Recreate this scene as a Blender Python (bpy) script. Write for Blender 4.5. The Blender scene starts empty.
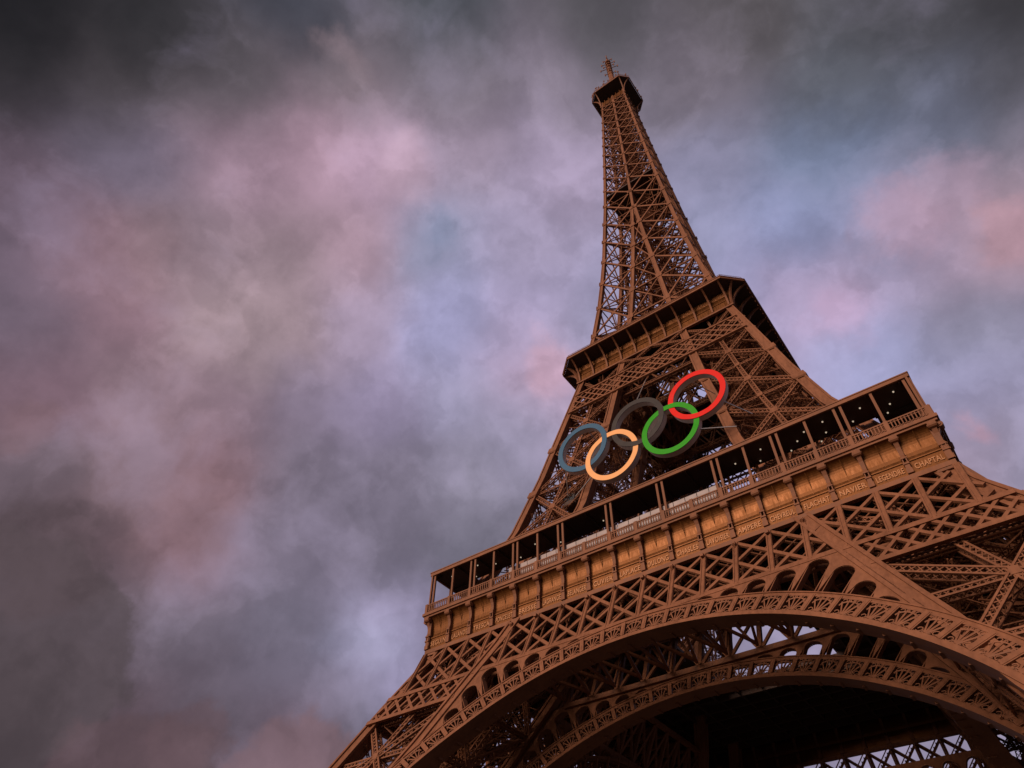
import bpy, math, random
import numpy as np
from mathutils import Vector, Matrix
random.seed(7)
S = bpy.context.scene
COL = S.collection
R = math.radians

# ------------------------------------------------------------------ camera
CAM = (31.2395, -101.2511, 5.7987); AZ, EL, ROLL, FPX = -0.6613, 0.8304, 0.0271, 694.6761
def _basis(az, el, roll):
    f = np.array([math.sin(az)*math.cos(el), math.cos(az)*math.cos(el), math.sin(el)])
    r = np.array([math.cos(az), -math.sin(az), 0.0]); u = np.cross(r, f)
    return math.cos(roll)*r + math.sin(roll)*u, -math.sin(roll)*r + math.cos(roll)*u, f
_r, _u, _f = _basis(AZ, EL, ROLL)
cd = bpy.data.cameras.new('camera'); cam = bpy.data.objects.new('camera', cd); COL.objects.link(cam)
cd.sensor_width = 36.0; cd.lens = FPX*36/1024; cd.clip_start = 0.5; cd.clip_end = 20000
M4 = Matrix.Identity(4)
for i in range(3):
    M4[i][0] = _r[i]; M4[i][1] = _u[i]; M4[i][2] = -_f[i]; M4[i][3] = CAM[i]
cam.matrix_world = M4
S.camera = cam

# ------------------------------------------------------------------ light
S.view_settings.view_transform = 'Standard'; S.view_settings.look = 'None'
S.view_settings.exposure = 0.0; S.view_settings.gamma = 1.0
S.view_settings.use_curve_mapping = False
SUN_DIR = Vector((-0.25, -0.95, 0.36)).normalized()          # towards the sun
SUN_EL = math.asin(SUN_DIR.z); SUN_AZ = math.atan2(SUN_DIR.x, SUN_DIR.y)
sl = bpy.data.lights.new('sun', 'SUN'); sl.energy = 3.4; sl.angle = R(34); sl.color = (1.0, 0.72, 0.56)
so = bpy.data.objects.new('sun', sl); COL.objects.link(so); so.location = (0, -300, 300)
so.rotation_euler = SUN_DIR.to_track_quat('Z', 'Y').to_euler()

W = bpy.data.worlds.new('World'); S.world = W; W.use_nodes = True
W.cycles.sampling_method = 'MANUAL'; W.cycles.sample_map_resolution = 256
nt = W.node_tree; nt.nodes.clear(); N = nt.nodes.new; L = nt.links.new
out = N('ShaderNodeOutputWorld')
sky = N('ShaderNodeTexSky'); sky.sky_type = 'NISHITA'; sky.sun_disc = False
sky.sun_elevation = SUN_EL; sky.sun_rotation = SUN_AZ
bg1 = N('ShaderNodeBackground'); bg1.inputs[1].default_value = 0.06; L(sky.outputs[0], bg1.inputs[0])
tc = N('ShaderNodeTexCoord')
def noise(vec, scale, detail, rough=0.55, dist=0.0):
    n = N('ShaderNodeTexNoise'); n.inputs['Scale'].default_value = scale; n.inputs['Detail'].default_value = detail
    n.inputs['Roughness'].default_value = rough; n.inputs['Distortion'].default_value = dist
    L(vec, n.inputs['Vector']); return n
def vmath(op, a, b):
    n = N('ShaderNodeVectorMath'); n.operation = op
    for i, x in enumerate((a, b)):
        if isinstance(x, (tuple, list)): n.inputs[i].default_value = x
        elif isinstance(x, (int, float)): n.inputs['Scale'].default_value = x
        else: L(x, n.inputs[i])
    return n
def mapr(v, a, b, c=0.0, d=1.0, smooth=True):
    n = N('ShaderNodeMapRange'); n.interpolation_type = 'SMOOTHSTEP' if smooth else 'LINEAR'
    for k, x in zip(('From Min', 'From Max', 'To Min', 'To Max'), (a, b, c, d)): n.inputs[k].default_value = x
    L(v, n.inputs['Value']); return n.outputs[0]
def mathn(op, a, b=None):
    n = N('ShaderNodeMath'); n.operation = op
    for i, x in enumerate((a, b)):
        if x is None: continue
        if isinstance(x, (int, float)): n.inputs[i].default_value = x
        else: L(x, n.inputs[i])
    return n.outputs[0]
def mixc(fac, a, b):
    n = N('ShaderNodeMix'); n.data_type = 'RGBA'
    for s, x in (('Factor', fac), ('A', a), ('B', b)):
        idx = {'Factor': 0, 'A': 6, 'B': 7}[s]
        if isinstance(x, tuple): n.inputs[idx].default_value = (*x, 1)
        elif isinstance(x, (int, float)): n.inputs[idx].default_value = x
        else: L(x, n.inputs[idx])
    return n.outputs[2]
def lin(r, g, b):
    f = lambda c: (c/255/12.92 if c/255 <= .04045 else ((c/255+.055)/1.055)**2.4)
    return (f(r), f(g), f(b))
D0 = vmath('NORMALIZE', tc.outputs['Generated'], (0, 0, 0)).outputs[0]
# cloud banks: (direction x, y, z, colour); borders broken up by a warp of the direction
SKY_CLOUDS = [
    (-0.569,-0.162,0.806,27,26,27), (-0.483,-0.078,0.872,44,43,45), (-0.366,0.027,0.930,61,64,74), (-0.226,0.142,0.964,72,76,83), (-0.073,0.254,0.964,85,82,87),
    (0.076,0.354,0.932,83,78,81), (0.192,0.425,0.885,72,70,75), (0.291,0.480,0.828,59,56,58), (-0.614,-0.124,0.779,51,48,50), (-0.551,-0.055,0.833,71,65,68),
    (-0.473,0.024,0.881,94,88,94), (-0.383,0.105,0.918,130,117,125), (-0.271,0.198,0.942,121,112,123), (-0.155,0.285,0.946,133,122,137), (-0.008,0.384,0.923,115,106,117),
    (0.120,0.460,0.880,96,98,107), (0.260,0.532,0.806,84,82,89), (-0.665,-0.067,0.744,98,83,96), (-0.603,0.009,0.797,120,110,129), (-0.525,0.094,0.846,151,125,141),
    (-0.458,0.143,0.877,176,144,162), (-0.409,0.211,0.888,197,165,189), (-0.318,0.280,0.906,160,143,163), (-0.209,0.361,0.909,162,147,173), (-0.054,0.462,0.885,132,130,156),
    (0.080,0.535,0.841,115,126,154), (0.184,0.572,0.799,108,115,137), (0.243,0.597,0.765,114,111,126), (-0.718,-0.012,0.696,107,93,108), (-0.683,0.038,0.730,133,106,120),
    (-0.628,0.109,0.771,142,122,133), (-0.567,0.194,0.801,149,128,137), (-0.488,0.257,0.834,174,145,160), (-0.394,0.333,0.857,138,142,169), (-0.309,0.406,0.860,164,153,181),
    (-0.096,0.530,0.843,147,147,178), (0.007,0.595,0.803,141,149,188), (0.087,0.630,0.772,143,147,180), (0.137,0.650,0.748,174,150,172), (0.211,0.650,0.730,179,148,162),
    (-0.767,0.044,0.641,111,97,112), (-0.718,0.121,0.686,139,110,122), (-0.668,0.190,0.720,155,132,139), (-0.596,0.258,0.760,167,143,152), (-0.535,0.337,0.775,158,141,163),
    (-0.442,0.420,0.792,165,163,202), (-0.352,0.490,0.797,167,157,190), (-0.128,0.626,0.769,151,152,190), (-0.041,0.650,0.759,170,152,182), (0.033,0.658,0.752,176,152,178),
    (0.023,0.712,0.701,149,154,192), (0.128,0.725,0.676,140,137,159), (-0.805,0.108,0.583,122,96,108), (-0.758,0.190,0.624,135,112,122), (-0.701,0.272,0.659,134,112,124),
    (-0.639,0.348,0.686,129,116,135), (-0.556,0.434,0.708,147,135,164), (-0.483,0.500,0.719,154,149,177), (-0.364,0.544,0.756,192,164,190), (-0.288,0.548,0.785,155,151,181),
    (-0.433,0.578,0.692,142,136,159), (0.078,0.783,0.617,149,149,184), (0.068,0.813,0.579,172,150,170), (0.102,0.819,0.565,147,145,171), (-0.841,0.163,0.516,111,97,107),
    (-0.796,0.249,0.552,129,106,113), (-0.748,0.323,0.580,133,102,109), (-0.681,0.410,0.606,120,110,126), (-0.590,0.507,0.628,125,116,134), (-0.500,0.574,0.648,134,128,146),
    (-0.870,0.212,0.445,83,68,73), (-0.844,0.268,0.465,89,72,78), (-0.788,0.353,0.504,127,98,106), (-0.730,0.447,0.518,116,107,124), (-0.644,0.544,0.538,112,105,121),
    (-0.560,0.612,0.558,115,111,126), (-0.892,0.258,0.373,74,60,65), (-0.860,0.316,0.401,105,91,101), (-0.819,0.400,0.412,112,103,117), (-0.753,0.495,0.433,115,109,126),
    (-0.675,0.586,0.449,152,143,172), (-0.659,0.614,0.435,165,158,193), (-0.627,0.617,0.476,128,120,144), (-0.901,0.292,0.320,65,54,58), (-0.870,0.361,0.337,94,81,90),
    (-0.817,0.449,0.362,110,99,113), (-0.765,0.527,0.370,112,105,123), (-0.710,0.592,0.380,110,105,121), (-0.907,0.318,0.277,51,41,45), (-0.884,0.369,0.288,80,64,71),
    (-0.851,0.428,0.305,105,81,89), (-0.814,0.488,0.315,90,83,94), (-0.768,0.555,0.320,122,92,102), (-0.731,0.604,0.316,92,85,98), (-0.689,0.496,0.529,114,105,122),
]
def warp(vec, scale, amp, rough):
    n = noise(vec, scale, 6, rough); m_ = vmath('SUBTRACT', n.outputs['Color'], (0.5, 0.5, 0.5)).outputs[0]
    q = N('ShaderNodeVectorMath'); q.operation = 'SCALE'; L(m_, q.inputs[0]); q.inputs['Scale'].default_value = amp
    return vmath('ADD', vec, q.outputs[0]).outputs[0]
D1 = warp(warp(D0, 3.5, 0.09, 0.5), 11.0, 0.06, 0.55)
acc_c = acc_w = None
for x, y, z, r, g_, b in SKY_CLOUDS:
    d = N('ShaderNodeVectorMath'); d.operation = 'DISTANCE'; L(D1, d.inputs[0]); d.inputs[1].default_value = (x, y, z)
    q = N('ShaderNodeMath'); q.operation = 'MULTIPLY_ADD'; L(d.outputs['Value'], q.inputs[0]); L(d.outputs['Value'], q.inputs[1]); q.inputs[2].default_value = 0.0085
    wt = mathn('POWER', mathn('MULTIPLY', q.outputs[0], 100.0), -3.5)
    sc = N('ShaderNodeVectorMath'); sc.operation = 'SCALE'; sc.inputs[0].default_value = lin(r, g_, b); L(wt, sc.inputs['Scale'])
    acc_w = wt if acc_w is None else mathn('ADD', acc_w, wt)
    acc_c = sc.outputs[0] if acc_c is None else vmath('ADD', acc_c, sc.outputs[0]).outputs[0]
inv = mathn('DIVIDE', 1.0, acc_w)
cn = N('ShaderNodeVectorMath'); cn.operation = 'SCALE'; L(acc_c, cn.inputs[0]); L(inv, cn.inputs['Scale']); col = cn.outputs[0]
nB = noise(D1, 6.5, 6, 0.55).outputs[0]
nC = noise(D0, 14.0, 7, 0.6).outputs[0]
col = mixc(mathn('MULTIPLY', mapr(nB, 0.50, 0.72), 0.14), col, lin(176, 164, 196))
D2 = warp(D0, 9.0, 0.13, 0.6)
def bank(col, c, r0, r1, rgb, amt):
    d = N('ShaderNodeVectorMath'); d.operation = 'DISTANCE'; L(D2, d.inputs[0]); d.inputs[1].default_value = c
    return mixc(mathn('MULTIPLY', mapr(d.outputs['Value'], r0, r1, 1.0, 0.0), amt), col, lin(*rgb))
col = bank(col, (-0.903, 0.239, 0.356), 0.129, 0.146, (82, 71, 75), 0.8)
col = bank(col, (-0.865, 0.225, 0.449), 0.056, 0.083, (84, 70, 74), 0.6)
col = bank(col, (-0.869, 0.427, 0.250), 0.087, 0.106, (96, 77, 82), 0.7)
col = bank(col, (-0.835, 0.456, 0.310), 0.040, 0.059, (104, 82, 88), 0.6)
col = bank(col, (-0.771, 0.571, 0.281), 0.069, 0.089, (122, 98, 106), 0.85)
col = bank(col, (-0.817, 0.125, 0.563), 0.026, 0.054, (118, 92, 98), 0.5)
col = bank(col, (0.118, 0.626, 0.771), 0.019, 0.061, (182, 150, 170), 0.6)
col = bank(col, (0.178, 0.613, 0.770), 0.023, 0.066, (172, 146, 166), 0.6)
col = bank(col, (0.207, 0.658, 0.724), 0.022, 0.052, (184, 146, 158), 0.7)
col = bank(col, (0.005, 0.672, 0.740), 0.014, 0.065, (178, 150, 178), 0.65)
col = bank(col, (0.071, 0.813, 0.578), 0.004, 0.027, (188, 152, 172), 0.7)
col = bank(col, (-0.679, 0.581, 0.448), 0.000, 0.079, (160, 158, 186), 0.5)
col = bank(col, (-0.391, 0.242, 0.888), 0.014, 0.068, (198, 168, 186), 0.45)
col = bank(col, (-0.394, 0.328, 0.859), 0.006, 0.039, (122, 132, 160), 0.5)
col = bank(col, (-0.364, 0.544, 0.756), 0.017, 0.057, (204, 166, 186), 0.7)
col = bank(col, (-0.364, 0.093, 0.927), 0.005, 0.040, (150, 130, 138), 0.5)
col = bank(col, (-0.637, 0.243, 0.731), 0.025, 0.127, (160, 140, 146), 0.35)
col = bank(col, (-0.673, 0.084, 0.735), 0.022, 0.100, (136, 104, 106), 0.3)
col = bank(col, (-0.783, 0.323, 0.531), 0.029, 0.088, (124, 98, 104), 0.45)
br = mathn('ADD', mapr(nB, 0.32, 0.68, -0.08, 0.10), mapr(nC, 0.32, 0.68, -0.10, 0.10))
br = mathn('ADD', br, mapr(nB, 0.49, 0.545, 0.97, 1.05))
br = mathn('MULTIPLY', br, mapr(noise(D2, 4.5, 5, 0.5).outputs[0], 0.50, 0.56, 0.96, 1.05))
sz = N('ShaderNodeSeparateXYZ'); L(D0, sz.inputs[0])
br = mathn('MULTIPLY', br, mapr(sz.outputs[2], -0.05, 0.20, 0.5, 1.0))
br = mathn('MULTIPLY', br, 1.04)
mul = N('ShaderNodeVectorMath'); mul.operation = 'SCALE'; L(col, mul.inputs[0]); L(br, mul.inputs['Scale'])
bg2 = N('ShaderNodeBackground'); bg2.inputs[1].default_value = 1.0; L(mul.outputs[0], bg2.inputs[0])
mx = N('ShaderNodeMixShader'); mx.inputs[0].default_value = 0.97
L(bg1.outputs[0], mx.inputs[1]); L(bg2.outputs[0], mx.inputs[2]); L(mx.outputs[0], out.inputs[0])

# ------------------------------------------------------------------ materials
def material(name, base, rough=0.5, var=0.18, scale=0.35, bump=0.0, metal=0.0, spec=0.5, streak=False):
    m = bpy.data.materials.new(name); m.use_nodes = True; t = m.node_tree; b = t.nodes['Principled BSDF']
    b.inputs['Roughness'].default_value = rough; b.inputs['Metallic'].default_value = metal
    b.inputs['Specular IOR Level'].default_value = spec
    tcn = t.nodes.new('ShaderNodeTexCoord'); mp = t.nodes.new('ShaderNodeMapping')
    mp.inputs['Scale'].default_value = (1, 1, 0.22) if streak else (1, 1, 1)
    t.links.new(tcn.outputs['Object'], mp.inputs[0])
    n1 = t.nodes.new('ShaderNodeTexNoise'); n1.inputs['Scale'].default_value = scale; n1.inputs['Detail'].default_value = 6
    n2 = t.nodes.new('ShaderNodeTexNoise'); n2.inputs['Scale'].default_value = scale*9; n2.inputs['Detail'].default_value = 5
    for n in (n1, n2): t.links.new(mp.outputs[0], n.inputs['Vector'])
    ad = t.nodes.new('ShaderNodeMath'); ad.operation = 'ADD'; t.links.new(n1.outputs[0], ad.inputs[0]); t.links.new(n2.outputs[0], ad.inputs[1])
    mr = t.nodes.new('ShaderNodeMapRange'); mr.inputs[1].default_value = 0.7; mr.inputs[2].default_value = 1.3
    mr.inputs[3].default_value = 1-var; mr.inputs[4].default_value = 1+var; t.links.new(ad.outputs[0], mr.inputs[0])
    sc = t.nodes.new('ShaderNodeVectorMath'); sc.operation = 'SCALE'; sc.inputs[0].default_value = base
    t.links.new(mr.outputs[0], sc.inputs['Scale']); t.links.new(sc.outputs[0], b.inputs['Base Color'])
    rr = t.nodes.new('ShaderNodeMapRange'); rr.inputs[1].default_value = 0.3; rr.inputs[2].default_value = 0.7
    rr.inputs[3].default_value = max(0.05, rough-0.1); rr.inputs[4].default_value = min(1, rough+0.12)
    t.links.new(n2.outputs[0], rr.inputs[0]); t.links.new(rr.outputs[0], b.inputs['Roughness'])
    if bump:
        bp = t.nodes.new('ShaderNodeBump'); bp.inputs['Strength'].default_value = bump; bp.inputs['Distance'].default_value = 0.05
        t.links.new(n2.outputs[0], bp.inputs['Height']); t.links.new(bp.outputs[0], b.inputs['Normal'])
    return m
PAINT = material('tower_brown_paint', (0.205, 0.089, 0.047), 0.58, 0.24, 0.30, 0.15, 0.0, 0.15, streak=True)
GOLD = material('frieze_golden_brown_paint', (0.125, 0.047, 0.012), 0.40, 0.2, 0.5, 0.10, 0.5, 0.2, streak=True)
LETTER = material('gilded_letters', (0.33, 0.15, 0.058), 0.5, 0.1, 1.0, metal=0.3)
DARK = material('dark_shade_paint', (0.05, 0.026, 0.018), 0.75, 0.25, 0.4)  # darkened tower paint: shade under decks and roofs put into the colour
GROUND = material('ground_gravel', (0.075, 0.062, 0.048), 0.95, 0.3, 0.05)
GLASSY = material('cabin_dark_glass', (0.03, 0.035, 0.04), 0.12, 0.05, 1.0)
RED = material('red_sheet', (0.68, 0.018, 0.012), 0.5, 0.04, 0.6, spec=0.12)
GREEN = material('green_sheet', (0.028, 0.31, 0.011), 0.5, 0.04, 0.6, spec=0.12)
YELLOW = material('yellow_sheet', (0.86, 0.45, 0.19), 0.5, 0.04, 0.6, spec=0.12)
BLUE = material('blue_sheet', (0.048, 0.125, 0.215), 0.5, 0.05, 0.6, spec=0.12)
BLACK = material('black_sheet', (0.045, 0.041, 0.040), 0.5, 0.06, 0.6, spec=0.12)
RIM = material('grey_ring_side_panels', (0.58, 0.54, 0.53), 0.5, 0.12, 0.8)
CABLE = material('steel_cable', (0.45, 0.44, 0.43), 0.4, 0.05, 1.0, metal=0.6)
PALE = material('pale_panel', (0.25, 0.205, 0.20), 0.4, 0.3, 0.8)
LAMP = bpy.data.materials.new('warm_ceiling_lamp'); LAMP.use_nodes = True
_b = LAMP.node_tree.nodes['Principled BSDF']; _b.inputs['Emission Color'].default_value = (1, 0.8, 0.58, 1); _b.inputs['Emission Strength'].default_value = 0.45

# ------------------------------------------------------------------ geometry helpers
class MB:
    """collects bars (oriented boxes) and free polygons, builds ONE mesh"""
    def __init__(s): s.b = []; s.v = []; s.f = []
    def bar(s, p, q, w, d=None, n=(0, -1, 0)):
        s.b.append((*p, *q, w, d if d is not None else w, *n))
    def poly(s, vs, fs):
        k = len(s.v); s.v += [tuple(map(float, a)) for a in vs]; s.f += [tuple(i+k for i in f) for f in fs]
    def box(s, x0, x1, y0, y1, z0, z1):
        s.poly([(x0,y0,z0),(x1,y0,z0),(x1,y1,z0),(x0,y1,z0),(x0,y0,z1),(x1,y0,z1),(x1,y1,z1),(x0,y1,z1)],
               [(0,3,2,1),(4,5,6,7),(0,1,5,4),(1,2,6,5),(2,3,7,6),(3,0,4,7)])
    def frames(s, loops, cap=True):
        k = len(loops[0]); vs = [p for l in loops for p in l]; fs = []
        for i in range(len(loops)-1):
            for j in range(k):
                a = i*k+j; b = i*k+(j+1) % k; fs.append((a, b, b+k, a+k))
        if cap: fs.append(tuple(range(k-1, -1, -1))); fs.append(tuple(range((len(loops)-1)*k, len(loops)*k)))
        s.poly(vs, fs)
    def mesh(s, name, mat):
        V = np.zeros((0, 3)); F4 = np.zeros((0, 4), int)
        if s.b:
            B = np.array(s.b, float); P = B[:, 0:3]; Q = B[:, 3:6]; w = B[:, 6:7]/2; d = B[:, 7:8]/2; n = B[:, 8:11]
            t = Q-P; t /= np.linalg.norm(t, axis=1, keepdims=True)+1e-9
            a = np.cross(t, n); la = np.linalg.norm(a, axis=1, keepdims=True)
            bad = la[:, 0] < 1e-4
            if bad.any(): a[bad] = np.cross(t[bad], np.array([0.577, 0.211, 0.789])); la = np.linalg.norm(a, axis=1, keepdims=True)
            a /= la; m = np.cross(a, t)
            c = []
            for E in (P, Q):
                for sa, sm in ((-1, -1), (1, -1), (1, 1), (-1, 1)): c.append(E+sa*a*w+sm*m*d)
            V = np.stack(c, 1).reshape(-1, 3); k = np.arange(len(B))[:, None, None]*8
            q = np.array([(0,1,5,4),(1,2,6,5),(2,3,7,6),(3,0,4,7),(0,3,2,1),(4,5,6,7)])[None]
            F4 = (k+q).reshape(-1, 4)
        me = bpy.data.meshes.new(name); nv = len(V)
        allv = np.concatenate([V, np.array(s.v, float).reshape(-1, 3)]) if s.v else V
        li = F4.ravel().tolist(); ls = (np.arange(len(F4))*4).tolist(); tot = len(li)
        for f in s.f: ls.append(tot); li += [i+nv for i in f]; tot += len(f)
        me.vertices.add(len(allv)); me.vertices.foreach_set('co', allv.ravel())
        me.loops.add(len(li)); me.loops.foreach_set('vertex_index', li)
        me.polygons.add(len(ls)); me.polygons.foreach_set('loop_start', ls)
        me.polygons.foreach_set('use_smooth', [False]*len(ls)); me.update(calc_edges=True); me.validate(); me.materials.append(mat)
        return me
    def build(s, name, mat, parent=None, smooth=False):
        me = s.mesh(name, mat)
        if smooth: me.polygons.foreach_set('use_smooth', [True]*len(me.polygons))
        return link(name, me, parent)
def link(name, me, parent=None, loc=(0, 0, 0), rz=0.0):
    o = bpy.data.objects.new(name, me); COL.objects.link(o); o.location = loc; o.rotation_euler = (0, 0, rz)
    if parent: o.parent = parent
    return o
def empty(name, parent=None, loc=(0, 0, 0), rz=0.0): return link(name, None, parent, loc, rz)
def tag(o, label=None, cat=None, group=None, kind=None):
    if label: o['label'] = label
    if cat: o['category'] = cat
    if group: o['group'] = group
    if kind: o['kind'] = kind
    return o
def copy_tree(o, parent, rz=None, loc=None):
    c = o.copy(); COL.objects.link(c); c.parent = parent
    if rz is not None: c.rotation_euler = (0, 0, rz)
    if loc is not None: c.location = loc
    for ch in list(o.children): copy_tree(ch, c)
    return c
V3 = lambda *a: np.array(a, float)
def lerp(a, b, t): return a+(b-a)*t
def quarter_turns(o, parent):
    for k in (1, 2, 3): copy_tree(o, parent, rz=k*math.pi/2)

# profile of the tower: w = outer half width, v = inner edge of the legs
ZW = [0, 10, 20, 30, 36, 44, 48.6, 51.5, 57.4, 73, 85, 96, 112.5, 127, 141.5, 159, 190, 213, 240, 267, 277]
WW = [62, 56.6, 50.9, 45.2, 41.9, 37.98, 35.6, 34.4, 32.16, 26.39, 23.16, 20.63, 16.8, 14.35, 12.46, 10.87, 8.77, 7.55, 6.25, 4.95, 4.7]
ZV = [0, 25.8, 33, 51.5, 72.5, 92.8, 112, 128, 142, 160, 182]
VV = [45, 31.1, 28.1, 19.1, 12.75, 9.2, 6.5, 4.35, 3.1, 1.6, 0.15]
w = lambda z: float(np.interp(z, ZW, WW)); v = lambda z: float(np.interp(z, ZV, VV))
ZC = [0, 45, 57, 62, 112, 120, 182, 267]; CC = [2.2, 2.2, 1.9, 1.6, 1.4, 1.0, 0.85, 0.65]
cw = lambda z: float(np.interp(z, ZC, CC))

def truss(mb, p, q, wd, dp, n, chord=0.16, pitch=1.0, lace=0.09, four=True):
    """box lattice member from p to q"""
    p, q, n = V3(*p), V3(*q), V3(*n); t = q-p; Ln = np.linalg.norm(t)
    if Ln < 0.1: return
    t /= Ln; a = np.cross(t, n); a /= np.linalg.norm(a)+1e-9; m = np.cross(a, t)
    cs = [(-1, -1), (1, -1), (1, 1), (-1, 1)] if four else [(-1, 0), (1, 0)]
    for sa, sm in cs:
        o = a*sa*(wd-chord)/2+m*sm*(dp-chord)/2; mb.bar(p+o, q+o, chord, chord, n)
    k = max(2, int(round(Ln/(wd*pitch))))
    faces = [(a*(wd-chord)/2, m*(dp-chord)/2, n), (a*(wd-chord)/2, -m*(dp-chord)/2, n)]
    if four: faces += [(m*(dp-chord)/2, a*(wd-chord)/2, a), (m*(dp-chord)/2, -a*(wd-chord)/2, a)]
    else: faces = [(a*(wd-chord)/2, m*0, n)]
    for i in range(k):
        A = p+t*Ln*i/k; B = p+t*Ln*(i+1)/k
        for fi, (e, off, nn) in enumerate(faces):
            s_ = 1 if (i+fi) % 2 else -1
            mb.bar(A+off-e*s_, B+off+e*s_, lace, lace*0.5, nn)
            if fi < 2: mb.bar(A+off+e*s_, B+off-e*s_, lace, lace*0.5, nn)
def plate(mb, c, half, n, up=(0, 0, 1), th=0.12):
    c, n = V3(*c), V3(*n); n /= np.linalg.norm(n); a = np.cross(up, n); a /= np.linalg.norm(a); b = np.cross(n, a)
    mb.bar(c-b*half, c+b*half, half*2, th, n)

# ------------------------------------------------------------------ ground
g = MB(); g.poly([(-6000, -6000, 0), (6000, -6000, 0), (6000, 6000, 0), (-6000, 6000, 0)], [(0, 1, 2, 3)])
tag(g.build('ground', GROUND), kind='structure')

# ------------------------------------------------------------------ the tower
T = tag(empty('lattice_tower'), 'brown wrought iron lattice tower with curved legs, arches, three platforms and a mast', 'tower')

def column(zs, kind, bands=True):
    """corner column of the (+x,-y) leg; kind = (xside, yside), 'o' outer or 'i' inner"""
    mb = MB(); lp = []; st = [[], [], [], []]
    for z in zs:
        c = cw(z)
        rng = []
        for k in kind:
            if k == 'o': rng.append((w(z)-c, w(z)))
            else:
                a = v(z); ci = min(c, 1.75); rng.append((a-0.45*ci, a+0.6*ci))
        (x0, x1), (y0, y1) = rng; y0, y1 = -y1, -y0
        if kind == 'io' and z < 53: y0 -= 0.5
        if kind == 'oi' and z < 53: x1 += 0.5
        e = 0.10*c
        lp.append([(x0+e, y0+e, z), (x1-e, y0+e, z), (x1-e, y1-e, z), (x0+e, y1-e, z)])
        s = c*0.20
        for i, (xa, xb, ya, yb) in enumerate(((x0, x0+s, y0, y0+s), (x1-s, x1, y0, y0+s), (x1-s, x1, y1-s, y1), (x0, x0+s, y1-s, y1))):
            st[i].append([(xa, ya, z), (xb, ya, z), (xb, yb, z), (xa, yb, z)])
    mb.frames(lp)
    for l in st: mb.frames(l)
    return mb

def collar(mb, z, kind, k=1.28, h=0.55):
    lp = []
    for dz, kk in ((-h*1.4, 1.02), (-h, k), (h, k), (h*1.4, 1.02)):
        zz = z+dz; c = cw(zz)
        rng = []
        for q in kind:
            cc = (w(zz)-c/2) if q == 'o' else (v(zz)+0.08*c)
            rng.append((cc-c*kk/2, cc+c*kk/2))
        (x0, x1), (y0, y1) = rng
        lp.append([(x0, -y1, zz), (x1, -y1, zz), (x1, -y0, zz), (x0, -y0, zz)])
    mb.frames(lp)

def leg_faces(z):
    """column centre lines of the (+x,-y) leg: oo, io, ii, oi as (x,y)"""
    c = cw(z)/2; o = w(z)-c; i = v(z)+0.08*cw(z)
    return {'oo': V3(o, -o, z), 'io': V3(i, -o, z), 'ii': V3(i, -i, z), 'oi': V3(o, -i, z)}
FACES = [('io', 'oo', 'front'), ('oo', 'oi', 'side'), ('ii', 'oi', 'rear'), ('io', 'ii', 'inner')]
NRM = {'front': (0, -1, 0.25), 'side': (1, 0, 0.25), 'rear': (0, 1, 0), 'inner': (-1, 0, 0)}

def brace_panel(mb, z0, z1, wd, dp, chord, lace, axis=True, horiz=True, mid=True, pl=0.8, pitch=1.0, four=True):
    P0, P1 = leg_faces(z0), leg_faces(z1)
    for a, b, f in FACES:
        n = NRM[f]
        A0, B0, A1, B1 = P0[a], P0[b], P1[a], P1[b]
        truss(mb, A0, B1, wd, dp, n, chord, pitch, lace, four); truss(mb, B0, A1, wd, dp, n, chord, pitch, lace, four)
        # crossing point
        wa = np.linalg.norm(B0-A0); wb = np.linalg.norm(B1-A1); t = wa/(wa+wb); C = lerp(A0, B1, t)
        zc = C[2]; Pm = leg_faces(zc)
        if horiz: truss(mb, A0, B0, wd*0.7, dp*0.8, n, chord*0.9, pitch, lace, four)
        if mid: truss(mb, Pm[a], Pm[b], wd*0.75, dp*0.8, n, chord*0.9, pitch, lace, four)
        if axis:
            truss(mb, (A0+B0)/2, (A1+B1)/2, wd*0.9, dp, n, chord, pitch, lace, four)
        nn = V3(*n); nn /= np.linalg.norm(nn)
        if pl:
            plate(mb, C+nn*(dp/2+0.05), pl, n); plate(mb, (A0+B0)/2+nn*(dp/2+0.05), pl*0.75, n)
            for X in (A0, B0): plate(mb, X+nn*(dp/2+0.05), pl*1.15, n)

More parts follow.
